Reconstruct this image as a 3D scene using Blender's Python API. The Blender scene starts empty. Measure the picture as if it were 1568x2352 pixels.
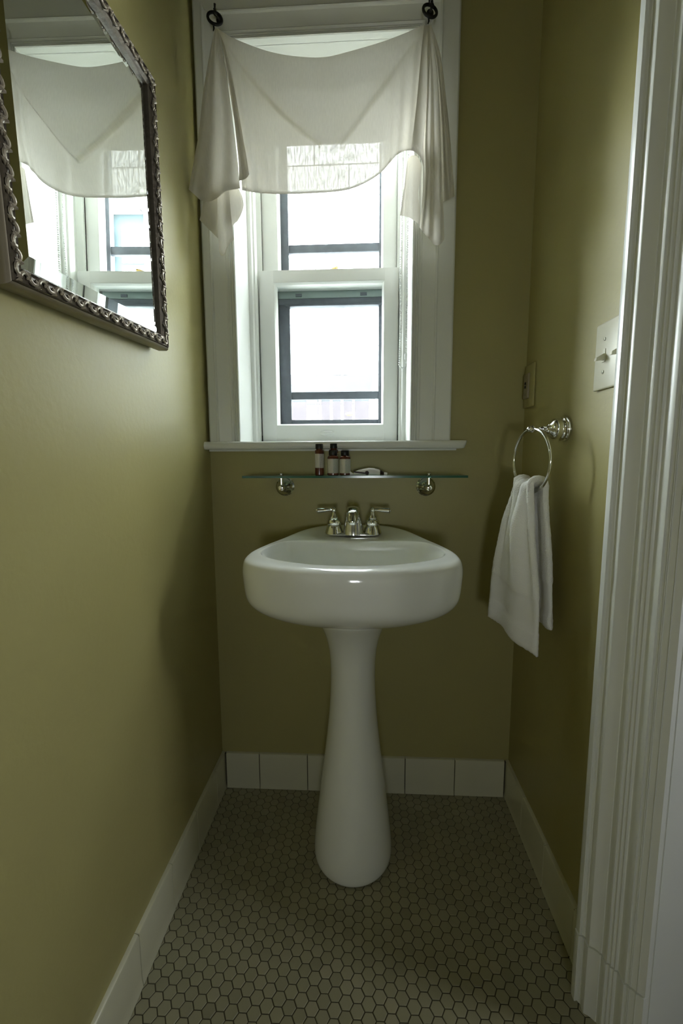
import bpy, bmesh, math, random
from mathutils import Vector as V, Matrix
random.seed(7)
S = bpy.context.scene
COL = S.collection
PI = math.pi

# ---------------------------------------------------------------- camera numbers
FPX, PITCH, YAW, ROLL = 1018.617, 0.12509, -0.05271, 0.004517
CAM = V((0.45632, -1.30146, 1.06))
W = 0.90524           # room width; back wall y = 0, floor z = 0
fw = V((math.sin(YAW)*math.cos(PITCH), math.cos(YAW)*math.cos(PITCH), -math.sin(PITCH)))
rt0 = V((math.cos(YAW), -math.sin(YAW), 0)); dn0 = fw.cross(rt0)
c_, s_ = math.cos(ROLL), math.sin(ROLL)
rt = c_*rt0 + s_*dn0; dn = -s_*rt0 + c_*dn0
def at(px, py, y):
    """world point at depth y seen at a given place of the photograph (used to measure outlines)"""
    d = rt*((px-784)/FPX) + dn*((py-1176)/FPX) + fw
    return CAM + d*((y-CAM.y)/d.y)

# ---------------------------------------------------------------- materials
def mat(name, base, rough=.5, metal=0., bump=0., bscale=60., spec=.5, var=0., vscale=8., coat=0., trans=0., ior=1.45, det=4):
    m = bpy.data.materials.new(name); m.use_nodes = True
    nt = m.node_tree; b = nt.nodes['Principled BSDF']
    b.inputs['Base Color'].default_value = (*base, 1)
    b.inputs['Roughness'].default_value = rough
    b.inputs['Metallic'].default_value = metal
    b.inputs['Specular IOR Level'].default_value = spec
    b.inputs['Coat Weight'].default_value = coat
    b.inputs['Transmission Weight'].default_value = trans
    b.inputs['IOR'].default_value = ior
    tc = nt.nodes.new('ShaderNodeTexCoord')
    if var:
        n = nt.nodes.new('ShaderNodeTexNoise'); n.inputs['Scale'].default_value = vscale; n.inputs['Detail'].default_value = 5
        nt.links.new(tc.outputs['Object'], n.inputs['Vector'])
        mx = nt.nodes.new('ShaderNodeMix'); mx.data_type = 'RGBA'
        mx.inputs[6].default_value = (*[c*(1-var) for c in base], 1); mx.inputs[7].default_value = (*[min(1, c*(1+var)) for c in base], 1)
        nt.links.new(n.outputs['Fac'], mx.inputs[0]); nt.links.new(mx.outputs[2], b.inputs['Base Color'])
    if bump:
        n = nt.nodes.new('ShaderNodeTexNoise'); n.inputs['Scale'].default_value = bscale; n.inputs['Detail'].default_value = det
        nt.links.new(tc.outputs['Object'], n.inputs['Vector'])
        bp = nt.nodes.new('ShaderNodeBump'); bp.inputs['Strength'].default_value = bump; bp.inputs['Distance'].default_value = .01
        nt.links.new(n.outputs['Fac'], bp.inputs['Height']); nt.links.new(bp.outputs['Normal'], b.inputs['Normal'])
    return m
M = {}
M['wall'] = mat('olive_wall_paint', (.37, .335, .140), .42, bump=.05, bscale=90, spec=.4, var=.05, vscale=3)
M['white'] = mat('white_gloss_paint', (.755, .77, .74), .28, bump=.015, bscale=25, var=.02)
M['ceil'] = mat('ceiling_paint', (.40, .39, .30), .7)
M['tile'] = mat('cream_wall_tile', (.60, .59, .45), .22, bump=.02, bscale=20, var=.05, vscale=12)
M['porcelain'] = mat('white_porcelain', (.83, .845, .81), .12, coat=.3)
M['chrome'] = mat('chrome', (.80, .81, .80), .07, 1.)
M['iron'] = mat('black_iron', (.012, .012, .010), .45, .3)
M['frame'] = mat('pewter_bronze', (.12, .10, .075), .36, .35, bump=.15, bscale=150, var=.35, vscale=60)
M['carving'] = mat('pale_bronze_relief', (.36, .315, .25), .36, .35, bump=.15, bscale=150, var=.3, vscale=60)  # paler bronze on the raised scrolls than on the frame base
M['frame_side'] = mat('bronze_side', (.26, .225, .165), .4, .4, var=.15, vscale=30)
M['mirror'] = mat('mirror_silver', (.88, .92, .90), 0., 1.)
M['screen'] = mat('grey_aluminium', (.12, .135, .16), .5, .2, bump=.1, bscale=120, var=.3, vscale=45)
M['greenwood'] = mat('dark_green_paint', (.07, .085, .06), .5, var=.2, vscale=30)
M['aqua'] = mat('pale_aqua_paint', (.30, .37, .35), .4)
M['stonetrim'] = mat('blue_grey_stone', (.032, .037, .043), .8, var=.1, vscale=10)
M['brick'] = mat('dull_red_brick', (.062, .052, .058), .9, var=.25, vscale=8)
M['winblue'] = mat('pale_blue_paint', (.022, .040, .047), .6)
M['yellow'] = mat('yellow_glow_paint', (.5, .32, .04), .5)  # plain colour standing in for a yellow glow
M['amber'] = mat('amber_plastic', (.10, .022, .010), .12, spec=.6)
M['black'] = mat('black_plastic', (.010, .010, .010), .35)
M['brass'] = mat('brass', (.55, .40, .16), .3, 1.)
M['ivory'] = mat('ivory_plastic', (.60, .585, .46), .35)
M['outlet'] = mat('beige_plastic', (.34, .29, .20), .4)
M['dark'] = mat('dark_slot', (.01, .01, .008), .6)
M['screw'] = mat('dull_screw', (.22, .22, .17), .4, .4)
M['soapwrap'] = mat('white_wrapper', (.78, .76, .74), .55, bump=.2, bscale=300)
M['brown'] = mat('dark_brown_ribbon', (.035, .018, .017), .5)
M['lift'] = mat('white_lift', (.70, .71, .70), .3)
M['hall'] = mat('hall_paint', (.50, .50, .45), .7)
M['ground'] = mat('alley_paving', (.25, .25, .24), .9, var=.2)
M['shade'] = None

def nodes(name):
    m = bpy.data.materials.new(name); m.use_nodes = True; nt = m.node_tree
    for n in list(nt.nodes): nt.nodes.remove(n)
    o = nt.nodes.new('ShaderNodeOutputMaterial'); return m, nt, o

def cloth(name, col, transl, sheer, hem=True):
    """thin woven cloth: reflects, glows through, and lets a little light straight through between the threads"""
    m, nt, o = nodes(name); L = nt.links.new
    d = nt.nodes.new('ShaderNodeBsdfDiffuse'); d.inputs[0].default_value = (*col, 1)
    t = nt.nodes.new('ShaderNodeBsdfTranslucent'); t.inputs[0].default_value = (*[c*.98 for c in col], 1)
    a = nt.nodes.new('ShaderNodeMixShader'); a.inputs[0].default_value = transl
    L(d.outputs[0], a.inputs[1]); L(t.outputs[0], a.inputs[2])
    tr = nt.nodes.new('ShaderNodeBsdfTransparent')
    b = nt.nodes.new('ShaderNodeMixShader')
    L(a.outputs[0], b.inputs[1]); L(tr.outputs[0], b.inputs[2]); L(b.outputs[0], o.inputs[0])
    tc = nt.nodes.new('ShaderNodeTexCoord')
    mp = nt.nodes.new('ShaderNodeMapping'); mp.inputs['Scale'].default_value = (330, 0, 55)
    n = nt.nodes.new('ShaderNodeTexNoise'); n.inputs['Scale'].default_value = 1.; n.inputs['Detail'].default_value = 3
    L(tc.outputs['Object'], mp.inputs[0]); L(mp.outputs[0], n.inputs['Vector'])
    r = nt.nodes.new('ShaderNodeMapRange'); r.inputs[1].default_value = .30; r.inputs[2].default_value = .78
    r.inputs[3].default_value = 0.; r.inputs[4].default_value = sheer*2
    L(n.outputs['Fac'], r.inputs[0])
    if hem:
        at_ = nt.nodes.new('ShaderNodeAttribute'); at_.attribute_name = 'hem'
        k = nt.nodes.new('ShaderNodeMath'); k.operation = 'MULTIPLY_ADD'; k.inputs[1].default_value = -.9; k.inputs[2].default_value = 1.
        L(at_.outputs['Fac'], k.inputs[0])
        mm = nt.nodes.new('ShaderNodeMath'); mm.operation = 'MULTIPLY'; L(r.outputs[0], mm.inputs[0]); L(k.outputs[0], mm.inputs[1])
        L(mm.outputs[0], b.inputs[0])
        tt = nt.nodes.new('ShaderNodeMath'); tt.operation = 'MULTIPLY'; L(k.outputs[0], tt.inputs[0]); tt.inputs[1].default_value = transl
        k2 = nt.nodes.new('ShaderNodeMath'); k2.operation = 'MULTIPLY_ADD'; k2.inputs[1].default_value = -.45*transl; k2.inputs[2].default_value = transl
        L(at_.outputs['Fac'], k2.inputs[0]); L(k2.outputs[0], a.inputs[0])
    else: L(r.outputs[0], b.inputs[0])
    w = nt.nodes.new('ShaderNodeTexNoise'); w.inputs['Scale'].default_value = 700
    L(tc.outputs['Object'], w.inputs['Vector'])
    bp = nt.nodes.new('ShaderNodeBump'); bp.inputs['Strength'].default_value = .15; bp.inputs['Distance'].default_value = .002
    L(w.outputs['Fac'], bp.inputs['Height']); L(bp.outputs[0], d.inputs['Normal'])
    return m
M['cloth'] = cloth('off_white_voile', (.68, .65, .57), .20, .040)
M['shade'] = cloth('white_blind_fabric', (.80, .82, .78), .11, 0., hem=False)

def glass(name, col, gloss=.06, haze=0., fres=True):
    """window pane: clear, with a faint reflection and a film of dust"""
    m, nt, o = nodes(name); L = nt.links.new
    t = nt.nodes.new('ShaderNodeBsdfTransparent'); t.inputs[0].default_value = (*col, 1)
    g = nt.nodes.new('ShaderNodeBsdfGlossy'); g.inputs['Roughness'].default_value = .02
    a = nt.nodes.new('ShaderNodeMixShader'); f = nt.nodes.new('ShaderNodeFresnel'); f.inputs[0].default_value = 1.45
    ge = nt.nodes.new('ShaderNodeNewGeometry'); fm = nt.nodes.new('ShaderNodeMath'); fm.operation = 'MULTIPLY'; iv = nt.nodes.new('ShaderNodeMath'); iv.operation = 'SUBTRACT'; iv.inputs[0].default_value = 1.
    L(ge.outputs['Backfacing'], iv.inputs[1]); L(f.outputs[0], fm.inputs[0]); L(iv.outputs[0], fm.inputs[1])   # reflect at the entry face only
    L(fm.outputs[0], a.inputs[0]); L(t.outputs[0], a.inputs[1]); L(g.outputs[0], a.inputs[2])
    if haze:
        d = nt.nodes.new('ShaderNodeBsdfTranslucent'); d.inputs[0].default_value = (.85, .88, .9, 1)
        n = nt.nodes.new('ShaderNodeTexNoise'); n.inputs['Scale'].default_value = 140; n.inputs['Detail'].default_value = 6
        tc = nt.nodes.new('ShaderNodeTexCoord'); L(tc.outputs['Object'], n.inputs['Vector'])
        r = nt.nodes.new('ShaderNodeMapRange'); r.inputs[1].default_value = .35; r.inputs[2].default_value = .75; r.inputs[3].default_value = haze*.4; r.inputs[4].default_value = haze*1.8
        L(n.outputs['Fac'], r.inputs[0])
        b = nt.nodes.new('ShaderNodeMixShader'); L(r.outputs[0], b.inputs[0]); L(a.outputs[0], b.inputs[1]); L(d.outputs[0], b.inputs[2]); L(b.outputs[0], o.inputs[0])
    else: L(a.outputs[0], o.inputs[0])
    return m
M['pane'] = glass('dusty_window_glass', (.96, .98, .98), haze=.004)
M['shelfglass'] = glass('green_tinted_glass', (.86, .95, .90))
M['shelfedge'] = mat('glass_edge_green', (.02, .13, .075), .15, trans=.35)

def towel_mat():
    m = mat('white_terry', (.90, .90, .89), .95, spec=.1)
    nt = m.node_tree; L = nt.links.new; b = nt.nodes['Principled BSDF']
    b.inputs['Sheen Weight'].default_value = .3
    tc = nt.nodes.new('ShaderNodeTexCoord'); n = nt.nodes.new('ShaderNodeTexVoronoi'); n.inputs['Scale'].default_value = 420
    L(tc.outputs['Object'], n.inputs['Vector'])
    bp = nt.nodes.new('ShaderNodeBump'); bp.inputs['Strength'].default_value = .4; bp.inputs['Distance'].default_value = .002; bp.invert = True
    L(n.outputs['Distance'], bp.inputs['Height']); L(bp.outputs[0], b.inputs['Normal'])
    return m
M['terry'] = towel_mat()
M['dobby'] = mat('white_towel_border', (.88, .88, .87), .8, bump=.1, bscale=500, spec=.2)

def floor_mat():
    m = mat('olive_hex_tile', (.3, .3, .25), .38, spec=.4)
    nt = m.node_tree; L = nt.links.new; b = nt.nodes['Principled BSDF']
    a = nt.nodes.new('ShaderNodeAttribute'); a.attribute_name = 'tint'
    r = nt.nodes.new('ShaderNodeValToRGB'); e = r.color_ramp.elements
    e[0].position = 0; e[0].color = (.24, .225, .150, 1); e[1].position = 1; e[1].color = (.36, .33, .235, 1)
    x = r.color_ramp.elements.new(.5); x.color = (.31, .295, .195, 1)
    L(a.outputs['Fac'], r.inputs[0]); L(r.outputs[0], b.inputs['Base Color'])
    return m
M['hex'] = floor_mat()
M['grout'] = mat('dark_grout', (.075, .068, .040), .9)

def stone_mat():
    m = mat('pale_ashlar_stone', (.7, .7, .68), .9)
    nt = m.node_tree; L = nt.links.new; b = nt.nodes['Principled BSDF']
    tc = nt.nodes.new('ShaderNodeTexCoord'); mp = nt.nodes.new('ShaderNodeMapping'); mp.inputs['Rotation'].default_value = (PI/2, 0, 0)
    L(tc.outputs['Object'], mp.inputs[0])
    br = nt.nodes.new('ShaderNodeTexBrick'); br.inputs['Scale'].default_value = 1.; br.inputs['Brick Width'].default_value = .62; br.inputs['Row Height'].default_value = .26
    br.inputs['Mortar Size'].default_value = .006; br.inputs['Color1'].default_value = (.74, .74, .74, 1); br.inputs['Color2'].default_value = (.62, .61, .60, 1); br.inputs['Mortar'].default_value = (.07, .07, .075, 1)
    L(mp.outputs[0], br.inputs['Vector']); L(br.outputs['Color'], b.inputs['Base Color'])
    n = nt.nodes.new('ShaderNodeTexNoise'); n.inputs['Scale'].default_value = 7; n.inputs['Detail'].default_value = 5; L(tc.outputs['Object'], n.inputs['Vector'])
    bp = nt.nodes.new('ShaderNodeBump'); bp.inputs['Strength'].default_value = 1.; bp.inputs['Distance'].default_value = .12
    L(n.outputs['Fac'], bp.inputs['Height']); L(bp.outputs[0], b.inputs['Normal'])
    return m
M['stone'] = stone_mat()

def label_mat(name, hue):
    """printed paper label: small rows of dark print on off-white"""
    m = mat(name, (.56, .53, .47), .6)
    nt = m.node_tree; L = nt.links.new; b = nt.nodes['Principled BSDF']
    tc = nt.nodes.new('ShaderNodeTexCoord')
    mp = nt.nodes.new('ShaderNodeMapping'); mp.inputs['Scale'].default_value = (500, 500, 1400)
    n = nt.nodes.new('ShaderNodeTexNoise'); n.inputs['Scale'].default_value = 1.
    L(tc.outputs['Object'], mp.inputs[0]); L(mp.outputs[0], n.inputs['Vector'])
    w = nt.nodes.new('ShaderNodeTexWave'); w.bands_direction = 'Z'; w.inputs['Scale'].default_value = 90; L(tc.outputs['Object'], w.inputs['Vector'])
    mu = nt.nodes.new('ShaderNodeMath'); mu.operation = 'MULTIPLY'; L(n.outputs['Fac'], mu.inputs[0]); L(w.outputs['Fac'], mu.inputs[1])
    a = nt.nodes.new('ShaderNodeAttribute'); a.attribute_name = 'print'
    mu2 = nt.nodes.new('ShaderNodeMath'); mu2.operation = 'MULTIPLY'; L(mu.outputs[0], mu2.inputs[0]); L(a.outputs['Fac'], mu2.inputs[1])
    r = nt.nodes.new('ShaderNodeValToRGB'); r.color_ramp.elements[0].position = .22; r.color_ramp.elements[0].color = (.58, .55, .48, 1)
    r.color_ramp.elements[1].position = .5; r.color_ramp.elements[1].color = (*hue, 1)
    L(mu2.outputs[0], r.inputs[0]); L(r.outputs[0], b.inputs['Base Color'])
    return m
M['label'] = label_mat('bottle_label', (.07, .06, .06))
M['labelg'] = label_mat('bottle_label_green_print', (.16, .26, .22))

# ---------------------------------------------------------------- object helpers
def tag(o, label=None, cat=None, group=None, kind=None):
    if label: o['label'] = label
    if cat: o['category'] = cat
    if group: o['group'] = group
    if kind: o['kind'] = kind
    return o
def empty(name, loc=(0, 0, 0), **k):
    o = bpy.data.objects.new(name, None); COL.objects.link(o); o.location = loc; o.empty_display_size = .05
    return tag(o, **k)
def obj(name, bm, m, parent=None, smooth=True, angle=40, keep=False, **k):
    bm.normal_update()
    if not keep: bmesh.ops.recalc_face_normals(bm, faces=bm.faces)
    me = bpy.data.meshes.new(name); bm.to_mesh(me); bm.free()
    for mm in (m if isinstance(m, (list, tuple)) else [m]): me.materials.append(mm)
    if smooth:
        me.polygons.foreach_set('use_smooth', [True]*len(me.polygons))
        try: me.set_sharp_from_angle(angle=math.radians(angle))
        except Exception: pass
    o = bpy.data.objects.new(name, me); COL.objects.link(o)
    if parent:
        o.parent = parent
        p = parent; off = Matrix.Identity(4)
        chain = []
        while p: chain.append(p); p = p.parent
        for p in reversed(chain): off = off @ (Matrix.LocRotScale(p.location, p.rotation_euler, p.scale))
        o.matrix_basis = off.inverted()      # meshes are built in room coordinates
    return tag(o, **k)
def box(bm, x0, x1, y0, y1, z0, z1, bev=0., seg=2, mi=0):
    g = bmesh.ops.create_cube(bm, size=1.)
    vs = g['verts']
    for v in vs: v.co = V(((x0+x1)/2+v.co.x*(x1-x0), (y0+y1)/2+v.co.y*(y1-y0), (z0+z1)/2+v.co.z*(z1-z0)))
    fs = {f for v in vs for f in v.link_faces}
    for f in fs: f.material_index = mi
    if bev:
        es = {e for v in vs for e in v.link_edges}
        r = bmesh.ops.bevel(bm, geom=list(es), offset=bev, segments=seg, profile=.5, affect='EDGES')
        for f in r['faces']: f.material_index = mi
    return bm
def B(*a, **k):
    return box(bmesh.new(), *a, **k)
def loft(bm, rings, close=True, cap0=False, cap1=False, mi=0):
    vr = [[bm.verts.new(p) for p in r] for r in rings]
    n = len(vr[0])
    for a, b in zip(vr, vr[1:]):
        for i in range(n if close else n-1):
            j = (i+1) % n
            f = bm.faces.new((a[i], a[j], b[j], b[i])); f.material_index = mi
    if cap0: bm.faces.new(list(reversed(vr[0]))).material_index = mi
    if cap1: bm.faces.new(vr[-1]).material_index = mi
    return vr
def frame_of(d):
    d = V(d).normalized(); u = d.orthogonal().normalized(); return u, d.cross(u)
def lathe(bm, o, d, prof, n=32, mi=0, cap=True, u=None):
    """prof: (distance along d, radius)"""
    d = V(d).normalized(); u, w = frame_of(d); o = V(o)
    rings = [[o+d*h+(u*math.cos(2*PI*i/n)+w*math.sin(2*PI*i/n))*max(r, 1e-5) for i in range(n)] for h, r in prof]
    loft(bm, rings, cap0=cap, cap1=cap, mi=mi); return bm
def tube(bm, pts, rad, n=12, closed=False, cap=True, mi=0):
    pts = [V(p) for p in pts]; N = len(pts)
    rr = rad if isinstance(rad, (list, tuple)) else [rad]*N
    rings = []; u = None
    for i, p in enumerate(pts):
        t = (pts[(i+1) % N]-pts[i-1]) if closed else (pts[min(i+1, N-1)]-pts[max(i-1, 0)])
        t.normalize()
        u = (t.orthogonal() if u is None else u-t*u.dot(t)).normalized(); w = t.cross(u)
        rings.append([p+(u*math.cos(2*PI*k/n)+w*math.sin(2*PI*k/n))*rr[i] for k in range(n)])
    if closed: rings.append(rings[0])
    loft(bm, rings, cap0=cap and not closed, cap1=cap and not closed, mi=mi)
    if closed: bmesh.ops.remove_doubles(bm, verts=bm.verts, dist=1e-7)
    return bm
def ball(bm, c, r, sc=(1, 1, 1), seg=16, mi=0):
    g = bmesh.ops.create_uvsphere(bm, u_segments=seg, v_segments=seg//2+2, radius=r)
    for v in g['verts']: v.co = V((v.co.x*sc[0], v.co.y*sc[1], v.co.z*sc[2]))+V(c)
    for f in {f for v in g['verts'] for f in v.link_faces}: f.material_index = mi
    return bm
def prism(bm, poly, axis, a0, a1, mi=0):
    """extrude a closed 2-D polygon along an axis"""
    def P(p, a): return {'x': (a, p[0], p[1]), 'y': (p[0], a, p[1]), 'z': (p[0], p[1], a)}[axis]
    loft(bm, [[P(p, a0) for p in poly], [P(p, a1) for p in poly]], cap0=True, cap1=True, mi=mi); return bm
def lerp(a, b, t): return a+(b-a)*t
def poly_at(pl, t):
    """point at fraction t of a polyline's length"""
    L = [math.dist(a, b) for a, b in zip(pl, pl[1:])]; T = sum(L)*t
    for (a, b), l in zip(zip(pl, pl[1:]), L):
        if T <= l or (a, b) == (pl[-2], pl[-1]):
            k = min(1, T/l) if l else 0
            return tuple(lerp(x, y, k) for x, y in zip(a, b))
        T -= l
def spline(pl, n=40, closed=False):
    out = []; N = len(pl)
    segs = N if closed else N-1
    for i in range(segs):
        g = (lambda k: pl[k % N]) if closed else (lambda k: pl[max(0, min(N-1, k))])
        p0, p1, p2, p3 = g(i-1), g(i), g(i+1), g(i+2)
        m = max(2, n//segs)
        for k in range(m):
            t = k/m
            out.append(tuple(.5*((2*b)+(-a+c)*t+(2*a-5*b+4*c-d)*t*t+(-a+3*b-3*c+d)*t**3) for a, b, c, d in zip(p0, p1, p2, p3)))
    if not closed: out.append(tuple(pl[-1]))
    return out

# ================================================================= SETTING
CEIL, REAR, HX = 2.85, -2.45, 2.3
bm = bmesh.new()                                         # floor: grout bed + one-inch hexagons, one mesh
box(bm, -.1, HX, REAR-.1, .02, -.06, -.0016, mi=1)
tint = {}
ftf = .0254; pit_x = ftf*.8660254; R = (ftf/2-.0010)/.8660254
for i in range(-1, 45):
    for j in range(-1, 80):
        cx = i*pit_x+.004; cy = -j*ftf-(ftf/2 if i % 2 else 0)+.01
        if not (-.01 < cx < .985 and -1.9 < cy < .01): continue
        t = min(1, max(0, random.gauss(.5, .13)))
        dz = random.uniform(-.00025, .00025); tl = (random.gauss(0, .006), random.gauss(0, .006))
        rings = []
        for rr, z in ((R, -.0016), (R, -.0006), (R-.0009, 0.)):
            rings.append([(cx+rr*math.cos(k*PI/3), cy+rr*math.sin(k*PI/3), z+(dz+tl[0]*rr*math.cos(k*PI/3)+tl[1]*rr*math.sin(k*PI/3) if z > -.001 else 0)) for k in range(6)])
        vr = loft(bm, rings, cap1=True)
        for r_ in vr:
            for v in r_: tint[v.index if False else v] = t
bm.verts.index_update()
tv = {v.index: t for v, t in tint.items()}
fl = obj('floor', bm, [M['hex'], M['grout']], smooth=False, kind='structure')
a = fl.data.attributes.new('tint', 'FLOAT', 'POINT')
for k, t in tv.items(): a.data[k].value = t
tag(fl, 'small olive hexagon floor tiles with dark grout')

OX0, OX1, OZ0, OZ1 = .098, .583, 1.085, 2.235            # window opening in the back wall
bm = bmesh.new()
T = .36
box(bm, -.12, OX0-.006, 0, T, -.06, CEIL); box(bm, OX1+.006, HX, 0, T, -.06, CEIL)
box(bm, OX0-.006, OX1+.006, 0, T, -.06, OZ0-.004); box(bm, OX0-.006, OX1+.006, 0, T, OZ1+.01, CEIL)
obj('wall_back', bm, M['wall'], smooth=False, kind='structure', label='olive painted back wall around the window')
obj('wall_left', B(-.12, 0, REAR, 0, -.06, CEIL), M['wall'], smooth=False, kind='structure', label='olive painted left wall behind the mirror')
# right wall turns a little outward where the door trim begins
E0 = V((.863, -.524)); DS = V((.407, -.9135)); DN = V((-.9135, -.407))
def sd(s, d, z=0.): p = E0+DS*s+DN*d; return V((p.x, p.y, z))
k0 = sd(-.012, -.04); k1 = sd(.128, -.04); k2 = sd(.128, -.50)
bm = bmesh.new()
prism(bm, [(W, 0), (W, -.5), (k0.x, k0.y), (k1.x, k1.y), (k2.x, k2.y), (k2.x, 0)], 'z', -.06, CEIL)
obj('wall_right', bm, M['wall'], smooth=False, kind='structure', label='olive painted right wall behind the hanging towel')
bm = bmesh.new()
prism(bm, [(W, -1.55), (W, REAR), (W+.12, REAR), (W+.12, -1.55)], 'z', -.06, CEIL)
prism(bm, [(k0.x+.06, k0.y-.1), (k1.x+.01, k1.y-.0), (W+.12, -1.55), (W, -1.55)], 'z', 2.15, CEIL)
obj('wall_right_entrance', bm, M['wall'], smooth=False, kind='structure')
bm = bmesh.new()                                          # hall beyond the doorway; its unseen window is added for fill light
HY0, HY1, HZ0, HZ1 = -1.24, -.88, 1.45, 2.0
box(bm, HX, HX+.1, REAR, HY0, -.06, CEIL); box(bm, HX, HX+.1, HY1, 0, -.06, CEIL); box(bm, HX, HX+.1, HY0, HY1, -.06, HZ0); box(bm, HX, HX+.1, HY0, HY1, HZ1, CEIL)
obj('wall_hall', bm, M['hall'], smooth=False, kind='structure')
bm = bmesh.new()                                          # rear wall behind the camera; small unseen window added for fill light
RX0, RX1, RZ0, RZ1 = .36, .62, .80, 1.08
box(bm, -.12, RX0, REAR-.1, REAR, -.06, CEIL); box(bm, RX1, HX+.1, REAR-.1, REAR, -.06, CEIL)
box(bm, RX0, RX1, REAR-.1, REAR, -.06, RZ0); box(bm, RX0, RX1, REAR-.1, REAR, RZ1, CEIL)
obj('wall_rear', bm, M['hall'], smooth=False, kind='structure')
bm = bmesh.new()
for x0, x1, z0, z1 in ((RX0, RX0+.03, RZ0, RZ1), (RX1-.03, RX1, RZ0, RZ1), (RX0, RX1, RZ0, RZ0+.03), (RX0, RX1, RZ1-.03, RZ1), (RX0, RX1, .99, 1.01)):
    box(bm, x0, x1, REAR-.07, REAR-.03, z0, z1)
obj('fill_window_rear', bm, M['white'], smooth=False, kind='structure')  # frame of the added rear window that lets in fill light
bm = bmesh.new()
for y0, y1, z0, z1 in ((HY0, HY0+.03, HZ0, HZ1), (HY1-.03, HY1, HZ0, HZ1), (HY0, HY1, HZ0, HZ0+.03), (HY0, HY1, HZ1-.03, HZ1), (HY0, HY1, 1.71, 1.73)):
    box(bm, HX+.03, HX+.07, y0, y1, z0, z1)
obj('fill_window_hall', bm, M['white'], smooth=False, kind='structure')  # frame of the added hall window, out of view, for fill
obj('ceiling', B(-.12, HX+.1, REAR-.1, .36, CEIL, CEIL+.1), M['ceil'], smooth=False, kind='structure')

# tiled skirting: one mesh a side, each tile with a coved foot
BH = .119
def skirt(bm, o, along, out, joints):
    """o: start on the wall line; tiles between successive joints"""
    along, out, o = V(along), V(out), V(o)
    prof = [(0, 0), (.0125, 0), (.0118, .006), (.0106, .014), (.0102, .03), (.0102, BH-.006), (.009, BH-.0015), (.006, BH), (0, BH)]
    for a0, a1 in zip(joints, joints[1:]):
        rings = []
        for a_, ins in ((a0+.0006, .0025), (a0+.0018, 0), (a1-.0018, 0), (a1-.0006, .0025)):
            rings.append([o+along*a_+out*max(0, p[0]-(ins if p[0] > .003 else 0))+V((0, 0, p[1])) for p in prof])
        loft(bm, rings, cap0=True, cap1=True)
bm = bmesh.new(); skirt(bm, (0, 0, 0), (1, 0, 0), (0, -1, 0), [.0135, .1217, .276, .4303, .5846, .7389, W-.0135])
obj('baseboard_back', bm, M['tile'], kind='structure', angle=30, label='cream tile baseboard below the window wall')
bm = bmesh.new(); skirt(bm, (0, 0, 0), (0, -1, 0), (1, 0, 0), [0, .090, .2443, .3986, .553, .7075, .862, 1.016, 1.17, 1.325, 1.48, 1.634])
obj('baseboard_left', bm, M['tile'], kind='structure', angle=30, label='cream tile baseboard along the left wall')
bm = bmesh.new(); skirt(bm, (W, 0, 0), (0, -1, 0), (-1, 0, 0), [0, .152, .3055, .459, .512])
obj('baseboard_right', bm, M['tile'], kind='structure', angle=30, label='cream tile baseboard along the right wall')
bm = bmesh.new()                                          # dark joint behind the tiles
box(bm, 0, W, -.0085, 0, 0, BH-.004); box(bm, 0, .0085, -1.6, 0, 0, BH-.004); box(bm, W-.0085, W, -.51, 0, 0, BH-.004)
obj('trim_1', bm, M['grout'], smooth=False, kind='structure', label='dark grout joint behind the baseboard tiles')

# door trim on the right: moulded board and plinth
prof = [(0, -.04), (0, -.0072), (.0008, -.0062), (.0060, -.0036), (.0120, -.0010), (.0132, -.0006), (.0142, -.0014), (.0150, -.0056), (.0180, -.0070), (.0188, -.0060), (.0198, -.0072), (.0228, -.0070),
        (.0236, -.0056), (.0280, -.0032), (.0325, -.0012), (.0342, -.0010), (.0365, -.0026), (.0400, -.0058), (.0450, -.0082), (.0520, -.0098), (.0528, -.0114), (.0540, -.0108), (.0600, -.0080), (.0655, -.0056), (.0668, -.0056), (.0678, -.0088),
        (.0698, -.0092), (.0716, -.0082), (.0736, -.0073), (.0746, -.0096), (.0768, -.0104), (.0786, -.0096), (.0800, -.0090), (.0810, -.0122), (.0826, -.0136), (.0838, -.0132), (.0910, -.0098), (.0990, -.0064), (.1004, -.0064), (.1014, -.0098),
        (.1050, -.0104), (.1060, -.0092), (.1070, -.0108), (.1080, -.0096), (.1090, -.0114), (.1165, -.0140), (.1175, -.0126), (.1185, -.0146), (.1275, -.0185), (.1285, -.040)]
bm = bmesh.new()
def extr(bm, prof, z0, z1, grow=0.):
    loft(bm, [[sd(s, d+(grow if d > -.035 else 0), z0) for s, d in prof], [sd(s, d+(grow if d > -.035 else 0), z1) for s, d in prof]], cap0=True, cap1=True)
extr(bm, prof, .1475, 2.15); extr(bm, prof, .0, .1450, .0022)
extr(bm, [(s, d-.004 if d > -.035 else d) for s, d in prof], .140, .150)
obj('trim_2', bm, M['white'], kind='structure', angle=25, label='white moulded door trim on the right with a joint near the floor')
bm = bmesh.new()
loft(bm, [[sd(.125, -.030, z), sd(.1292, -.030, z), sd(.137, -.50, z), sd(.125, -.50, z)] for z in (0, 2.15)], cap0=True, cap1=True)
obj('trim_3', bm, M['white'], smooth=False, kind='structure', label='white door jamb beside the moulded trim')

# ================================================================= WINDOW
win = empty('window_1', (.34, 0, OZ0), kind='structure', label='white double-hung sash window with moulded casing', )
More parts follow.
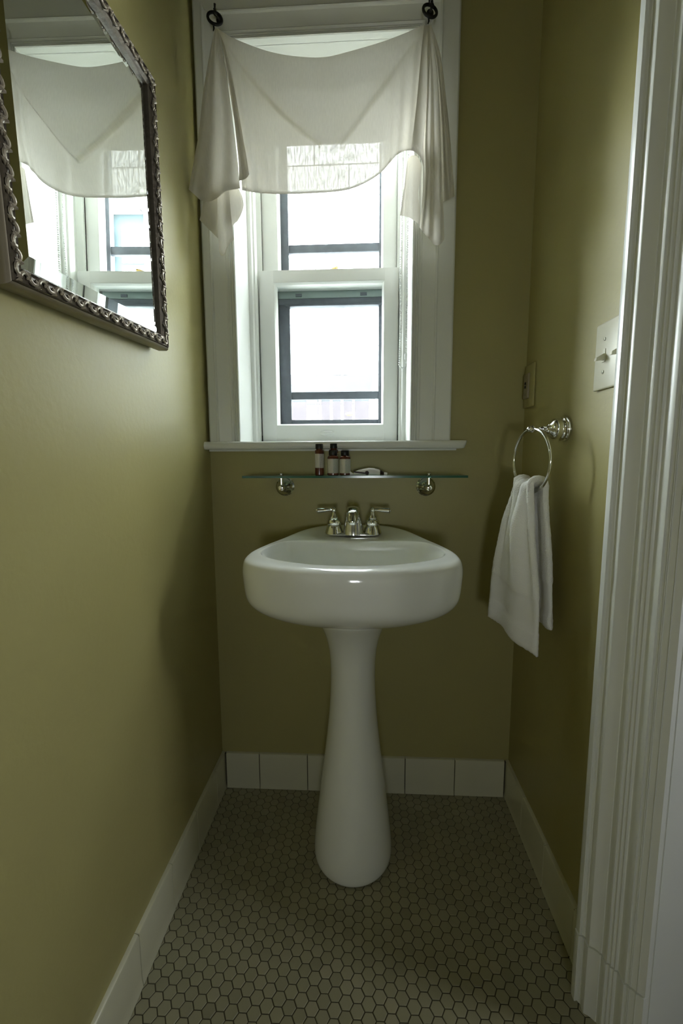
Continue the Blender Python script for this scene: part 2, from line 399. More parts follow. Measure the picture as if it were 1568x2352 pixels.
# casing: mitred moulded boards
cprof = [(0, 0), (0, .020), (.002, .0225), (.005, .020), (.0065, .0165), (.009, .0195), (.0115, .0180), (.0128, .0140), (.0155, .0178), (.018, .0165), (.0195, .0125), (.0225, .0150), (.0255, .0165),
         (.028, .0150), (.030, .0155), (.060, .0165), (.0625, .0175), (.0645, .0225), (.067, .0240), (.070, .0225)]
def cas(bm, side):
    """side: L, R or H; q = distance from the opening edge, h = proud of the wall"""
    wl, wr, wh = .0905, .1135, .115
    wd = {'L': wl, 'R': wr, 'H': wh}[side]
    pr = cprof+[(wd-.004, .0235), (wd, .0205), (wd, 0)]
    rings = []
    if side == 'L': ends = [lambda q, h: (OX0-q, -h, OZ0), lambda q, h: (OX0-q, -h, OZ1-.1+q*1.27)]
    if side == 'R': ends = [lambda q, h: (OX1+q, -h, OZ0), lambda q, h: (OX1+q, -h, OZ1-.1+q*1.013)]
    if side == 'H': ends = [lambda q, h: (OX0-q*.787, -h, OZ1-.1+q), lambda q, h: (OX1+q*.987, -h, OZ1-.1+q)]
    loft(bm, [[e(q, h) for q, h in pr] for e in ends], cap0=True, cap1=True)
for s in 'LRH':
    bm = bmesh.new(); cas(bm, s); obj('casing', bm, M['white'], win, angle=25)
# stool (inner sill) with rounded nose and returned right end
bm = bmesh.new()
nose = [(-.0, 1.080), (-.046, 1.080), (-.051, 1.0835), (-.0535, 1.090), (-.052, 1.098), (-.047, 1.1025), (.16, 1.1035), (.16, 1.080)]
rings = []
for x, k in ((.0005, 1.), (.722, 1.), (.7305, .93), (.7355, .8), (.737, .55)):
    rings.append([(x+(.0 if k == 1 else (z-1.09)*.35), y*k if y < -.01 else y if x < .7 else min(y, -.0), 1.0915+(z-1.0915)*(1 if k == 1 else (.6+.4*k))) for y, z in nose])
for r_ in rings[1:]:
    for i, p in enumerate(r_):
        if p[1] > -.0: r_[i] = (p[0], -.0, p[2])
for i, p in enumerate(rings[0]):
    if p[1] > 0: rings[0][i] = (p[0], 0., p[2])
loft(bm, rings, cap0=True, cap1=True)
box(bm, OX0-.002, OX1+.002, -.01, .155, 1.081, 1.1033)
box(bm, .003, .715, -.016, 0, 1.0755, 1.081)
obj('sill', bm, M['white'], win, angle=50)
# jambs, head, stops
bm = bmesh.new()
box(bm, OX0-.008, OX0, -.001, .30, 1.09, OZ1+.01); box(bm, OX1, OX1+.008, -.001, .30, 1.09, OZ1+.01); box(bm, OX0-.008, OX1+.008, -.001, .30, OZ1-.1, OZ1-.09+.02)
obj('jamb', bm, M['white'], win, smooth=False)
bm = bmesh.new()
HD = OZ1-.1
for sx, x in ((1, OX0), (-1, OX1)):
    p = [(x, .126), (x+sx*.010, .126), (x+sx*.0125, .129), (x+sx*.0135, .134), (x+sx*.0185, .136), (x+sx*.020, .140), (x+sx*.020, .160), (x, .160)]
    prism(bm, p if sx > 0 else list(reversed(p)), 'z', 1.10, HD)
    q = [(x, .200), (x+sx*.026, .200), (x+sx*.026, .208), (x, .208)]
    prism(bm, q if sx > 0 else list(reversed(q)), 'z', 1.10, HD)
box(bm, OX0, OX1, .126, .160, HD-.02, HD)
obj('stop', bm, M['white'], win, angle=30)

def sash(name, x0, x1, z0, z1, y0, y1, st, bt, tp, lab):
    bm = bmesh.new()
    gx0, gx1, gz0, gz1 = x0+st[0], x1-st[1], z0+bt, z1-tp
    box(bm, x0, gx0-.007, y0, y1, z0, z1, bev=.0012); box(bm, gx1+.007, x1, y0, y1, z0, z1, bev=.0012)
    box(bm, gx0-.0075, gx1+.0075, y0, y1, z0, gz0-.007); box(bm, gx0-.0075, gx1+.0075, y0, y1, gz1+.007, z1)
    # moulded glazing edge, four mitred sides
    mo = [(-.0076, y0+.0005), (-.005, y0+.0008), (-.003, y0+.005), (-.0005, y0+.009), (0, y0+.014), (0, y1), (-.0076, y1)]
    rings = []
    for cx, cz, sx, sz in ((gx0, gz0, 1, 1), (gx1, gz0, -1, 1), (gx1, gz1, -1, -1), (gx0, gz1, 1, -1)):
        rings.append([(cx+sx*q, y, cz+sz*q) for q, y in mo])
    rings.append(rings[0]); loft(bm, rings)
    bmesh.ops.remove_doubles(bm, verts=bm.verts, dist=1e-6)
    o = obj(name, bm, M['white'], win, angle=30)
    ym = (y0+y1)/2+.004
    obj('pane', B(gx0-.004, gx1+.004, ym-.0015, ym+.0015, gz0-.004, gz1+.004), M['pane'], o, smooth=False)
    return o
lo = sash('lower_sash', .121, .560, 1.105, 1.640, .163, .199, (.053, .050), .061, .042, '')
up = sash('upper_sash', .124, .557, 1.605, OZ1-.09, (.212), .244, (.055, .049), .040, .055, '')
# sash lift: white oval cup on the bottom rail
bm = bmesh.new()
ring = []
for k in range(6):
    t = k/5*PI/2
    ring.append([(.3335+(.0215*math.cos(t)+.002)*math.cos(a)*(1 if abs(math.cos(a)) < .99 else 1), .163-.010*math.sin(t), 1.1345+(.0085*math.cos(t)+.001)*math.copysign(abs(math.sin(a))**.8, math.sin(a))) for a in [2*PI*i/32 for i in range(32)]])
loft(bm, ring, cap0=True, cap1=True)
obj('sash_lift', bm, M['lift'], lo, label='white oval finger lift')
bm = bmesh.new()                                          # brass sash lock on the meeting rail
lathe(bm, (.349, .188, 1.640), (0, 0, 1), [(0, .013), (.003, .013), (.004, .008), (.008, .007), (.009, .004)], 20)
tube(bm, [(.349, .188, 1.647), (.358, .182, 1.649), (.368, .176, 1.648)], [.004, .004, .0055], 8)
box(bm, .330, .347, .181, .196, 1.640, 1.646, bev=.002)
obj('sash_lock', bm, M['brass'], lo, label='brass sash lock')
# storm window behind
sw = empty('storm_window', (0, .27, .115)); sw.parent = win; tag(sw, 'grey aluminium storm frame')
bm = bmesh.new()
for x0, x1 in ((.150, .1965), (.5075, .545)):
    box(bm, x0, x1, .262, .292, 1.13, 2.2, bev=.0015)
    box(bm, x0+.008 if x0 < .3 else x0-.006, x1+.006 if x0 < .3 else x1-.008, .256, .262, 1.13, 2.2, bev=.001)
box(bm, .15, .545, .262, .292, 1.13, 1.186, bev=.0015)
obj('storm_frame', bm, M['screen'], sw, angle=30)
bm = bmesh.new()
box(bm, .19, .513, .262, .280, 1.732, 1.758, bev=.002); box(bm, .19, .513, .262, .280, 1.2555, 1.281, bev=.002)
obj('storm_rail', bm, M['screen'], sw, angle=30)
bm = bmesh.new()
box(bm, .16, .53, .250, .276, 1.565, 1.583, bev=.0015, mi=0)
box(bm, .19, .513, .246, .280, 1.5585, 1.566, bev=.0015, mi=0)
box(bm, .16, .53, .248, .272, 1.584, 1.607, bev=.0015, mi=1)
box(bm, .225, .245, .244, .248, 1.588, 1.597, mi=0); box(bm, .44, .462, .244, .248, 1.588, 1.597, mi=0)
obj('meeting_rail', bm, [M['screen'], M['aqua']], sw, angle=30)
bm = bmesh.new()                                          # dark green outer frame of the wall opening
box(bm, .13, .560, .246, .300, 1.6075, 1.66, bev=.002); box(bm, .10, .166, .246, .30, 1.10, 2.2); box(bm, .541, .58, .246, .30, 1.10, 2.2); box(bm, .1, .58, .2, .37, 1.06, 1.13)
obj('outer_frame', bm, M['greenwood'], sw, smooth=False, label='dark green outer frame')
obj('storm_pane', B(.19, .513, .2695, .2715, 1.18, 1.57), M['pane'], sw, smooth=False)

# rolled fabric blind at the head of the window, and its bead chain
bl = empty('roller_blind', (.34, .10, 2.11), label='white fabric roller blind half lowered behind the draped valance', cat='blind')
bm = bmesh.new(); lathe(bm, (.110, .106, 2.108), (1, 0, 0), [(0, .016), (.462, .016)], 24)
obj('roller', bm, M['shade'], bl)
bm = bmesh.new()
box(bm, .112, .570, .1215, .1222, 1.985, 2.108); obj('blind_cloth', bm, M['shade'], bl, smooth=False)
obj('hem_bar', B(.112, .570, .1165, .1275, 1.970, 1.986, bev=.003), M['shade'], bl)
bm = bmesh.new()
chain = [(.5625+.0015*math.sin(i*.15), .112, 2.09-.0066*i) for i in range(115)]
zb = chain[-1][2]
for i in range(1, 9): a_ = PI*i/9; chain.append((.572-.0095*math.cos(a_), .112, zb-.010*math.sin(a_)))
chain += [(.5815+.001*math.sin(i*.2), .112, zb+.0066*i) for i in range(0, 116)]
for p in chain: ball(bm, p, .0027, seg=8)
obj('bead_chain', bm, M['lift'], bl, label='white bead chain loop')
bm = bmesh.new(); lathe(bm, (.5815, .112, zb+.014), (0, 0, 1), [(0, .003), (.003, .0052), (.016, .0052), (.02, .003)], 12)
obj('chain_connector', bm, M['lift'], bl)

# ================================================================= DRAPED VALANCE
val = empty('window_valance', tuple(at(740, 60, -.055)), label='off-white sheer cloth draped between two black rings over the window', cat='curtain')
def panel(bm, hem_layer, L, Rr, Tp, Bt, yf, nu=24, nv=40, hem=.0, hemL=0., hemR=0.):
    """cloth surface filling four outline curves; yf(u, v) gives its distance from the wall"""
    L, Rr, Tp, Bt = [spline(x, 48) if len(x) > 2 else x for x in (L, Rr, Tp, Bt)]
    g = []
    for j in range(nv+1):
        v = j/nv; row = []
        for i in range(nu+1):
            u = i/nu
            l, r = poly_at(L, v), poly_at(Rr, v); t, b = poly_at(Tp, u), poly_at(Bt, u)
            c00, c10, c01, c11 = Tp[0], Tp[-1], Bt[0], Bt[-1]
            p = [(1-u)*l[k]+u*r[k]+(1-v)*t[k]+v*b[k]-((1-u)*(1-v)*c00[k]+u*(1-v)*c10[k]+(1-u)*v*c01[k]+u*v*c11[k]) for k in (0, 1)]
            hm = (hem and v > 1-hem) or (hemL and u < hemL) or (hemR and u > 1-hemR)
            vt = bm.verts.new(at(p[0], p[1], yf(u, v)-(.0016 if hm else 0)))
            vt[hem_layer] = 1. if (hem and v > 1-hem) or (hemL and u < hemL) or (hemR and u > 1-hemR) else 0.
            row.append(vt)
        g.append(row)
    for j in range(nv):
        for i in range(nu):
            bm.faces.new((g[j][i], g[j][i+1], g[j+1][i+1], g[j+1][i]))
def smooth(a, b, x): t = max(0, min(1, (x-a)/(b-a))); return t*t*(3-2*t)
def newcloth(): bm = bmesh.new(); return bm, bm.verts.layers.float.new('hem')

def swag_y(u, v):
    e = math.sin(PI*u)
    y = -.056-.030*e**.8*(.35+.65*math.sin(PI*min(1, v*.62+.12)))
    tri = 1-abs(2*u-1)
    for k, amp, pw in ((.69, .018, .86), (.40, .012, .60), (.18, .005, .6)):
        if k < .6: tri = math.sin(PI*u)
        g = v-k*tri**pw
        f = math.exp(-(g/.20)**2) if g < 0 else math.exp(-(g/(.03 if k > .6 else .10))**2)
        y -= amp*f*min(1, e*1.6+.15)
    near = max(0, 1-min(u, 1-u)/.22)                     # small pleats radiating from the rings
    y -= .0045*near*math.sin(min(u, 1-u)*95+v*2.2)*smooth(.02, .2, v)
    y += .02*smooth(.75, 1, v)*e
    return y
bm, hl = newcloth()
panel(bm, hl, [(498, 64), (513, 120), (530, 230), (548, 340), (556, 437)], [(974, 56), (966, 140), (956, 240), (944, 346)],
      [(498, 64), (525, 82), (560, 98), (610, 116), (660, 127), (715, 132), (745, 131), (768, 127), (820, 113), (880, 95), (930, 76), (974, 56)],
      [(556, 437), (600, 444), (660, 446), (720, 444), (775, 440), (812, 432), (845, 417), (872, 399), (892, 377), (910, 357), (928, 347), (944, 346)], swag_y, 100, 90, hem=.022)
sg = obj('swag', bm, M['cloth'], val, angle=180, keep=True)

bm, hl = newcloth()
# left tail: front fall, narrow fold against the swag, and the cascade underneath
panel(bm, hl, [(493, 66), (480, 130), (466, 215), (457, 300), (444, 375), (433, 435)], [(500, 66), (513, 130), (527, 220), (538, 305), (546, 375), (551, 433)],
      [(493, 66), (500, 66)], [(433, 437), (448, 450), (462, 462), (481, 464), (500, 455), (516, 441), (533, 436), (551, 433)],
      lambda u, v: -.060-.016*v-.017*v*math.cos(5.2*u*PI/1.6)-.010*math.sin(u*PI*3)*min(1, v*2), 40, 60, hem=.035)
panel(bm, hl, [(500, 66), (516, 130), (531, 220), (541, 305), (548, 375), (549, 415)], [(505, 66), (523, 130), (541, 220), (556, 305), (566, 362), (572, 400)],
      [(500, 66), (505, 66)], [(549, 418), (560, 415), (568, 409), (572, 402)], lambda u, v: -.062-.016*v*math.sin(PI*(.25+.75*u)), 12, 60, hem=.035)
panel(bm, hl, [(470, 440), (465, 475), (458, 505)], [(502, 440), (500, 500), (501, 548)], [(470, 440), (502, 440)], [(458, 505), (480, 527), (501, 548)], lambda u, v: -.047-.008*u*v, 14, 20, hemL=.06)
panel(bm, hl, [(499, 440), (500, 520), (503, 578)], [(526, 436), (531, 500), (537, 551)], [(499, 440), (526, 436)], [(503, 578), (507, 587), (514, 586), (522, 569), (530, 557), (537, 551)], lambda u, v: -.056-.007*math.sin(u*PI), 14, 30, hem=.05)
panel(bm, hl, [(524, 436), (528, 480), (533, 520)], [(548, 434), (556, 452), (559, 472), (553, 493), (545, 508)], [(524, 436), (548, 434)], [(533, 520), (539, 513), (545, 508)], lambda u, v: -.049+.014*u*(1-v), 14, 20, hemR=.06)
obj('tail', bm, M['cloth'], val, angle=180, keep=True)

bm, hl = newcloth()
panel(bm, hl, [(974, 58), (966, 130), (956, 240), (946, 325), (944, 346)], [(985, 58), (985, 130), (980, 240), (973, 330), (972, 384)],
      [(974, 58), (985, 58)], [(944, 346), (954, 350), (966, 364), (972, 384)], lambda u, v: -.066-.018*v*math.sin(PI*(.15+.6*u)), 16, 60, hem=.04)
panel(bm, hl, [(981, 58), (979, 200), (973, 330), (973, 400), (970, 450), (963, 522)], [(988, 58), (1004, 160), (1012, 300), (1015, 420), (1019, 500), (1020, 548)],
      [(981, 58), (988, 58)], [(963, 522), (980, 543), (996, 561), (1008, 563), (1015, 557), (1020, 548)], lambda u, v: -.070-.022*v*math.sin(u*PI)-.006*math.sin(u*PI*4)*min(1, v*1.6), 24, 80, hem=.02)
panel(bm, hl, [(986, 58), (1003, 160), (1012, 300), (1016, 465)], [(990, 56), (1012, 130), (1028, 260), (1037, 360), (1044, 450)],
      [(986, 58), (990, 56)], [(1016, 466), (1030, 459), (1044, 452)], lambda u, v: -.058-.012*v*math.sin(u*PI*1.3)-.007*math.sin(u*9)*min(1, v*2), 20, 60, hem=.04)
panel(bm, hl, [(936, 366), (929, 420), (918, 495)], [(958, 358), (968, 385), (961, 440), (964, 480), (966, 518)], [(936, 366), (945, 357), (958, 358)], [(918, 495), (940, 502), (966, 522)], lambda u, v: -.030-.012*u, 16, 30, hemL=.08)
obj('tail', bm, M['cloth'], val, angle=180, keep=True)

def ringhook(px, py, tilt, lab, lean):
    c = at(px, py, -.052)
    e = empty('curtain_ring', tuple(c+V((0, .027, .02))), label=lab, cat='curtain ring', group='black curtain rings on the window casing')
    bm = bmesh.new(); pts = []
    u = V((math.cos(tilt), 0, math.sin(tilt))); w = V((0, .25, 1)).normalized()
    for k in range(40):
        a_ = 2*PI*k/40; pts.append(c+V((1, .25*lean, 0))*.0165*math.cos(a_)+(w+V((-.18*lean, 0, 0)))*.0182*math.sin(a_))
    tube(bm, pts, .0036, 10, closed=True); obj('ring', bm, M['iron'], e)
    bm = bmesh.new()                                      # hook screwed to the casing, its knob seen inside the ring
    h = c+V((.004, 0, .006))
    tube(bm, [h+V((0, .029, .014)), h+V((0, .018, .010)), h+V((0, .004, .002)), h+V((0, -.006, .001)), h+V((-.001, -.010, .008))], [.003, .003, .0032, .0042, .003], 10)
    ball(bm, h+V((0, -.008, -.002)), .0052, seg=12)
    tube(bm, [h+V((-.004, .010, .012)), h+V((-.005, .006, .022)), h+V((-.004, .004, .030))], [.0022, .0022, .003], 8)
    lathe(bm, h+V((0, .0295, .014)), (0, -1, 0), [(0, .009), (.002, .009), (.003, .004)], 16)
    obj('hook', bm, M['iron'], e)
    bm = bmesh.new()
    b = c+V((-.004*lean if lean > 0 else -.006, 0, -.018))
    tube(bm, [b+V((0, 0, .004)), b+V((.001, 0, -.004)), b+V((-.001, 0, -.010))], [.0022, .0022, .0012], 8); obj('clip', bm, M['iron'], e)
ringhook(493, 42, .3, 'black iron curtain ring holding the swag at the mirror side of the casing', 1)
ringhook(987, 25, .3, 'black iron curtain ring holding the swag above the right valance tail', .8)

# ================================================================= MIRROR
phi, tau, rho = .0131, .0194, .0460
n = V((math.cos(tau)*math.cos(phi), -math.cos(tau)*math.sin(phi), -math.sin(tau)))
h0 = V((math.sin(phi), math.cos(phi), 0)); v0 = n.cross(h0)
if v0.z < 0: v0 = -v0
hh = math.cos(rho)*h0+math.sin(rho)*v0; vv = -math.sin(rho)*h0+math.cos(rho)*v0
MO = V((.0375, -.330, 1.2871)); MW, MH = .4312, .5083
def mp(a, b, d=0.): return MO-hh*a+vv*b+n*d             # a: from the window end towards the room, b: up, d: out of the face
mir = empty('wall_mirror', tuple(mp(MW/2, 0, -.03)), label='rectangular wall mirror in a carved bronze frame on the left wall', cat='mirror')
def rectloop(pr):
    rings = []
    for ca, cb, sa, sb in ((0, 0, 1, 1), (MW, 0, -1, 1), (MW, MH, -1, -1), (0, MH, 1, -1)):
        rings.append([mp(ca+sa*q, cb+sb*q, d) for q, d in pr])
    return rings+[rings[0]]
bm = bmesh.new(); loft(bm, rectloop([(.002, -.031), (.0, -.026), (.0, -.008), (.002, -.004), (.005, -.002), (.005, -.031)]))
bmesh.ops.remove_doubles(bm, verts=bm.verts, dist=1e-7); obj('frame_side', bm, M['frame_side'], mir, angle=35)
bm = bmesh.new(); loft(bm, rectloop([(.005, -.03), (.005, -.003), (.007, .0), (.009, -.003), (.013, -.002), (.020, -.003), (.023, -.006), (.025, -.004), (.0275, -.006), (.0285, -.014), (.0285, -.03)]))
bmesh.ops.remove_doubles(bm, verts=bm.verts, dist=1e-7); obj('frame', bm, M['frame'], mir, angle=35)
# carved running leaf scroll around the frame
bm = bmesh.new()
def carve(p0, dirn, length, cross):
    k = int(length/.0150); st = length/k
    for i in range(k):
        o = p0+dirn*(i+.5)*st; sg_ = 1 if i % 2 else -1
        pts = []; rad = []
        for j in range(12):
            t = j/11; a_ = t*4.0; r_ = .0068*(1-.72*t)
            pts.append(o+dirn*(-.003+r_*math.cos(a_)*1.15)+cross*(sg_*r_*math.sin(a_)*.95)+n*(.0014+.0012*math.sin(t*PI))); rad.append(.0027*(1-.45*t))
        tube(bm, pts, rad, 6)
        for s2, l in ((1, .0075), (-1, .006)):             # leaf blades
            q = o+dirn*.004+cross*(-sg_*.0020*s2)
            tube(bm, [q, q+dirn*l*.45+cross*(-sg_*.0035)+n*.003, q+dirn*l+cross*(-sg_*.0055)], [.001, .0026, .0005], 6)
        ball(bm, o+dirn*(st*.5)+n*.001, .0022, seg=8)
qc = .0155
carve(mp(qc, qc, -.002), -hh, MW-2*qc, vv); carve(mp(qc, MH-qc, -.002), -hh, MW-2*qc, vv)
carve(mp(qc, qc, -.002), vv, MH-2*qc, hh); carve(mp(MW-qc, qc, -.002), vv, MH-2*qc, hh)
obj('carving', bm, M['carving'], mir)
bm = bmesh.new()
def rl(q, d): return [mp(q, q, d), mp(MW-q, q, d), mp(MW-q, MH-q, d), mp(q, MH-q, d)]
loft(bm, [rl(.028, -.0120), rl(.0285, -.0108), rl(.048, -.0095)], cap1=True)
obj('mirror_glass', bm, M['mirror'], mir, smooth=False)

# ================================================================= GLASS SHELF
sh = empty('glass_shelf', (.427, 0, .973), label='narrow green-edged glass shelf on chrome posts under the window', cat='shelf')
bm = bmesh.new(); box(bm, .127, .7265, -.1225, -.016, 1.0025, 1.0085)
bm.faces.ensure_lookup_table()
for f in bm.faces: f.material_index = 0 if abs(f.normal.z) > .5 else 1
obj('shelf_glass', bm, [M['shelfglass'], M['shelfedge']], sh, smooth=False)
for x in (.2215, .6335):
    bm = bmesh.new()
    lathe(bm, (x, 0, .972), (0, -1, 0), [(0, .0275), (.003, .0275), (.0045, .0255), (.007, .0255), (.0085, .0225), (.012, .0205), (.0145, .0165), (.016, .0155), (.018, .0125), (.021, .0085), (.05, .0065), (.056, .0065)], 40)
    br = obj('bracket', bm, M['chrome'], sh)
    bm = bmesh.new()
    lathe(bm, (x, -.056, .972), (0, -1, 0), [(0, .007), (.002, .0095), (.010, .0095), (.012, .008), (.0135, .0075), (.0145, .004)], 24)
    lathe(bm, (x, -.0605, .974), (0, 0, 1), [(0, .0058), (.026, .0058), (.0275, .0075), (.0300, .0075)], 20)
    lathe(bm, (x, -.0605, 1.0088), (0, 0, 1), [(0, .0062), (.002, .0062), (.004, .004), (.0045, .0005)], 20)
    obj('post', bm, M['chrome'], br)

def label_attr(o, side):
    a_ = o.data.attributes.new('print', 'FLOAT', 'POINT')
    for v in o.data.vertices: a_.data[v.index].value = 1. if v.co.x > side else 0.
def bottle(x, y, r, h, lab, tall, lm):
    z = 1.0087
    e = empty('toiletry_bottle', (x, y, z), label=lab, cat='bottle', group='small toiletry bottles on the glass shelf')
    bm = bmesh.new()
    if tall: pr = [(0, r*.86), (.0015, r), (h*.785, r), (h*.80, r*.96), (h*.81, r*.74), (h*.86, r*.72)]
    else: pr = [(0, r*.86), (.0015, r), (h*.70, r), (h*.735, r*.97), (h*.775, r*.80), (h*.80, r*.60), (h*.85, r*.58)]
    lathe(bm, (x, y, z), (0, 0, 1), pr, 28); obj('bottle_body', bm, M['amber'], e)
    bm = bmesh.new(); cr = r*(.85 if tall else .72); z0 = h*.845 if tall else h*.80
    prc = [(z0, cr*.97), (z0+.001, cr), (h-.001, cr), (h, cr*.94)]
    u = 40
    rings = []
    for hz, rr in prc: rings.append([(x+rr*(1+.018*(i % 2))*math.cos(2*PI*i/u), y+rr*(1+.018*(i % 2))*math.sin(2*PI*i/u), z+hz) for i in range(u)])
    loft(bm, rings, cap0=True, cap1=True); obj('cap', bm, M['black'], e)
    bm = bmesh.new(); z0, z1 = (h*.24, h*.69) if tall else (h*.085, h*.66)
    k = 40; rings = [[(x+(r+.0003)*math.cos(a0), y+(r+.0003)*math.sin(a0), z+zz) for a0 in [-PI*1.22+i*PI*1.44/k for i in range(k+1)]] for zz in (z0, z1)]
    loft(bm, rings, close=False); o = obj('paper_label', bm, lm, e); label_attr(o, x+r*.05)
bottle(.3325, -.088, .0120, .0845, 'tall slim amber bottle with black cap, standing apart from the cluster', True, M['label'])
bottle(.370, -.092, .0152, .0675, 'short amber bottle directly in front of a tall one', False, M['labelg'])
bottle(.4025, -.088, .0150, .0665, 'short amber bottle beside the wrapped soap', False, M['labelg'])
bottle(.3690, -.050, .0120, .0865, 'tall slim amber bottle mostly hidden behind a short one', True, M['label'])
# wrapped soap
so = empty('wrapped_soap', (.465, -.088, 1.0087), label='wrapped white soap with dark brown ribbon lying on the glass shelf', cat='soap')
def soap_ring(x, k, hz, n_=24):
    return [(x, -.088+.021*k*math.copysign(abs(math.cos(a))**.6, math.cos(a)), 1.0090+hz*(.5+.5*math.copysign(abs(math.sin(a))**.7, math.sin(a)))) for a in [2*PI*i/n_ for i in range(n_)]]
bm = bmesh.new()
loft(bm, [soap_ring(x, k, h) for x, k, h in ((.424, .35, .004), (.430, .7, .0095), (.438, .9, .0135), (.450, 1, .0165), (.468, 1, .0195), (.482, 1, .0185), (.493, .95, .016), (.4975, .85, .0135))], cap0=True, cap1=True)
obj('wrapper', bm, M['soapwrap'], so, angle=50)
bm = bmesh.new()
loft(bm, [[(.4265+.030*t, -.1095-.0015*t, 1.0165-.004*t+dz) for dz in (0, .0042)]+[(.4265+.030*t, -.104, 1.019-.004*t+dz*.3) for dz in (.0042, 0)] for t in [i/10 for i in range(11)]], cap0=True, cap1=True)
lathe(bm, (.462, -.1105, 1.0155), (0, -1, 0), [(0, .0055), (.0012, .0055), (.0016, .004)], 16)
tube(bm, [(.4625, -.111, 1.016), (.4635, -.1115, 1.010)], .0028, 8)
obj('ribbon', bm, M['brown'], so, angle=40, label='dark brown ribbon')
bm = bmesh.new(); loft(bm, [soap_ring(x, k, h) for x, k, h in ((.4972, .90, .0145), (.503, .65, .011), (.508, .4, .008))], cap0=True, cap1=True)
obj('end_band', bm, M['brown'], so, angle=40, label='dark brown end band')
bm = bmesh.new()
loft(bm, [soap_ring(x, k, h) for x, k, h in ((.508, .40, .008), (.513, .32, .0075), (.517, .42, .0065))], cap0=True, cap1=True)
obj('twisted_end', bm, M['soapwrap'], so, angle=50); bm = bmesh.new()
loft(bm, [soap_ring(x, k, h) for x, k, h in ((.416, .42, .010), (.420, .40, .0075), (.424, .35, .005))], cap0=True, cap1=True)
obj('twisted_end', bm, M['soapwrap'], so, angle=50)

# ================================================================= PEDESTAL SINK
SX = .428
snk = empty('pedestal_sink', (SX, -.25, 0), label='white porcelain pedestal sink under the glass shelf', cat='sink')
half = [(0, -.492), (.085, -.484), (.150, -.464), (.203, -.430), (.233, -.388), (.2395, -.340), (.232, -.285), (.214, -.225), (.190, -.172), (.160, -.115), (.128, -.070), (.088, -.034), (.044, -.016), (0, -.012)]
outline = half+[(-x, y) for x, y in reversed(half[1:-1])]
outline = spline(outline, 104, closed=True)
halfi = [(0, -.441), (.070, -.432), (.135, -.404), (.180, -.370), (.204, -.330), (.205, -.285), (.196, -.240), (.180, -.206), (.155, -.190), (.08, -.186), (0, -.186)]
inner0 = spline(halfi+[(-x, y) for x, y in reversed(halfi[1:-1])], 100, closed=True)
def angres(pl, c, N=104):
    """resample a closed outline at equal angles about c so loops match"""
    out = []
    ang = [(math.atan2(p[1]-c[1], p[0]-c[0]), p) for p in pl]
    for i in range(N):
        t = -PI+2*PI*i/N; best = None
        for k in range(len(ang)):
            a0, p0 = ang[k]; a1, p1 = ang[(k+1) % len(ang)]
            d = (a1-a0+PI) % (2*PI)-PI; e = (t-a0+PI) % (2*PI)-PI
            if abs(d) > 1e-9 and 0 <= e/d <= 1: best = tuple(lerp(x, y, e/d) for x, y in zip(p0, p1)); break
        out.append(best or ang[0][1])
    return out
CC = (0, -.29)
out_ = angres(outline, CC); inn = angres(inner0, CC)
def zt(y): return .845+.024*smooth(-.27, -.02, y)
def olev(sx, dz, cy=-.22, zabs=None, kz=0.):
    r_ = []
    for x, y in out_:
        yy = cy+(y-cy)*sx
        z = zt(y)+dz if zabs is None else zabs
        r_.append(V((SX+x*sx, min(yy, -.0005), z)))
    return r_
def ilev(s, z, cy=-.30, blend=0.): return [V((SX+x*s, cy+(y-cy)*s, z)) for x, y in inn]
def rimlev(t, dz):
    return [V((SX+lerp(a[0], b[0], t), lerp(a[1], b[1], t), lerp(zt(a[1]), .8455, 1-(1-t)**2.6)+dz)) for a, b in zip(out_, inn)]
rings = [olev(.26, 0, -.215, .650), olev(.36, 0, -.218, .664), olev(.50, 0, -.22, .679), olev(.66, 0, -.22, .695), olev(.80, 0, -.22, .711), olev(.90, 0, -.22, .727), olev(.955, 0, -.22, .742), olev(.978, 0, -.22, .756),
         olev(.988, 0, -.22, .772), olev(.996, 0, -.22, .798), olev(1., -.034), olev(.998, -.022), olev(.990, -.011), olev(.974, -.004), rimlev(.32, 0), rimlev(.62, 0), rimlev(.85, 0), rimlev(.95, -.0012), rimlev(1., -.005),
         ilev(.985, .833), ilev(.965, .818), ilev(.93, .795), ilev(.87, .768), ilev(.76, .744), ilev(.58, .728), ilev(.36, .721), ilev(.12, .718)]
bm = bmesh.new(); loft(bm, rings, cap0=True, cap1=True)
bas = obj('basin', bm, M['porcelain'], snk, angle=180)
md = bas.modifiers.new('sub', 'SUBSURF'); md.levels = 1; md.render_levels = 2
bm = bmesh.new(); lathe(bm, (SX, -.30, .7165), (0, 0, 1), [(0, .020), (.002, .022), (.0045, .021), (.005, .016), (.003, .014)], 32)
obj('drain', bm, M['chrome'], bas)
bm = bmesh.new()
# pedestal: oval sections, flaring foot
def ped(z, rx, ry, cy, n_=48): return [V((SX-.0015+rx*math.cos(2*PI*i/n_), cy+ry*math.sin(2*PI*i/n_), z)) for i in range(n_)]
PR = [(.0, .086, .090, -.232), (.004, .098, .102, -.233), (.02, .1035, .1065, -.233), (.05, .1025, .105, -.232), (.09, .0985, .101, -.230), (.14, .093, .096, -.227), (.20, .085, .089, -.223), (.27, .0765, .081, -.219), (.34, .0675, .073, -.215),
      (.42, .0600, .066, -.212), (.49, .0570, .062, -.211), (.545, .0580, .0625, -.212), (.585, .0625, .067, -.215), (.615, .070, .075, -.22), (.640, .079, .086, -.225), (.662, .092, .10, -.23), (.68, .10, .11, -.23)]
loft(bm, [ped(*p) for p in PR], cap0=True, cap1=True)
pd = obj('pedestal', bm, M['porcelain'], snk, angle=180)
md = pd.modifiers.new('sub', 'SUBSURF'); md.levels = 1; md.render_levels = 2

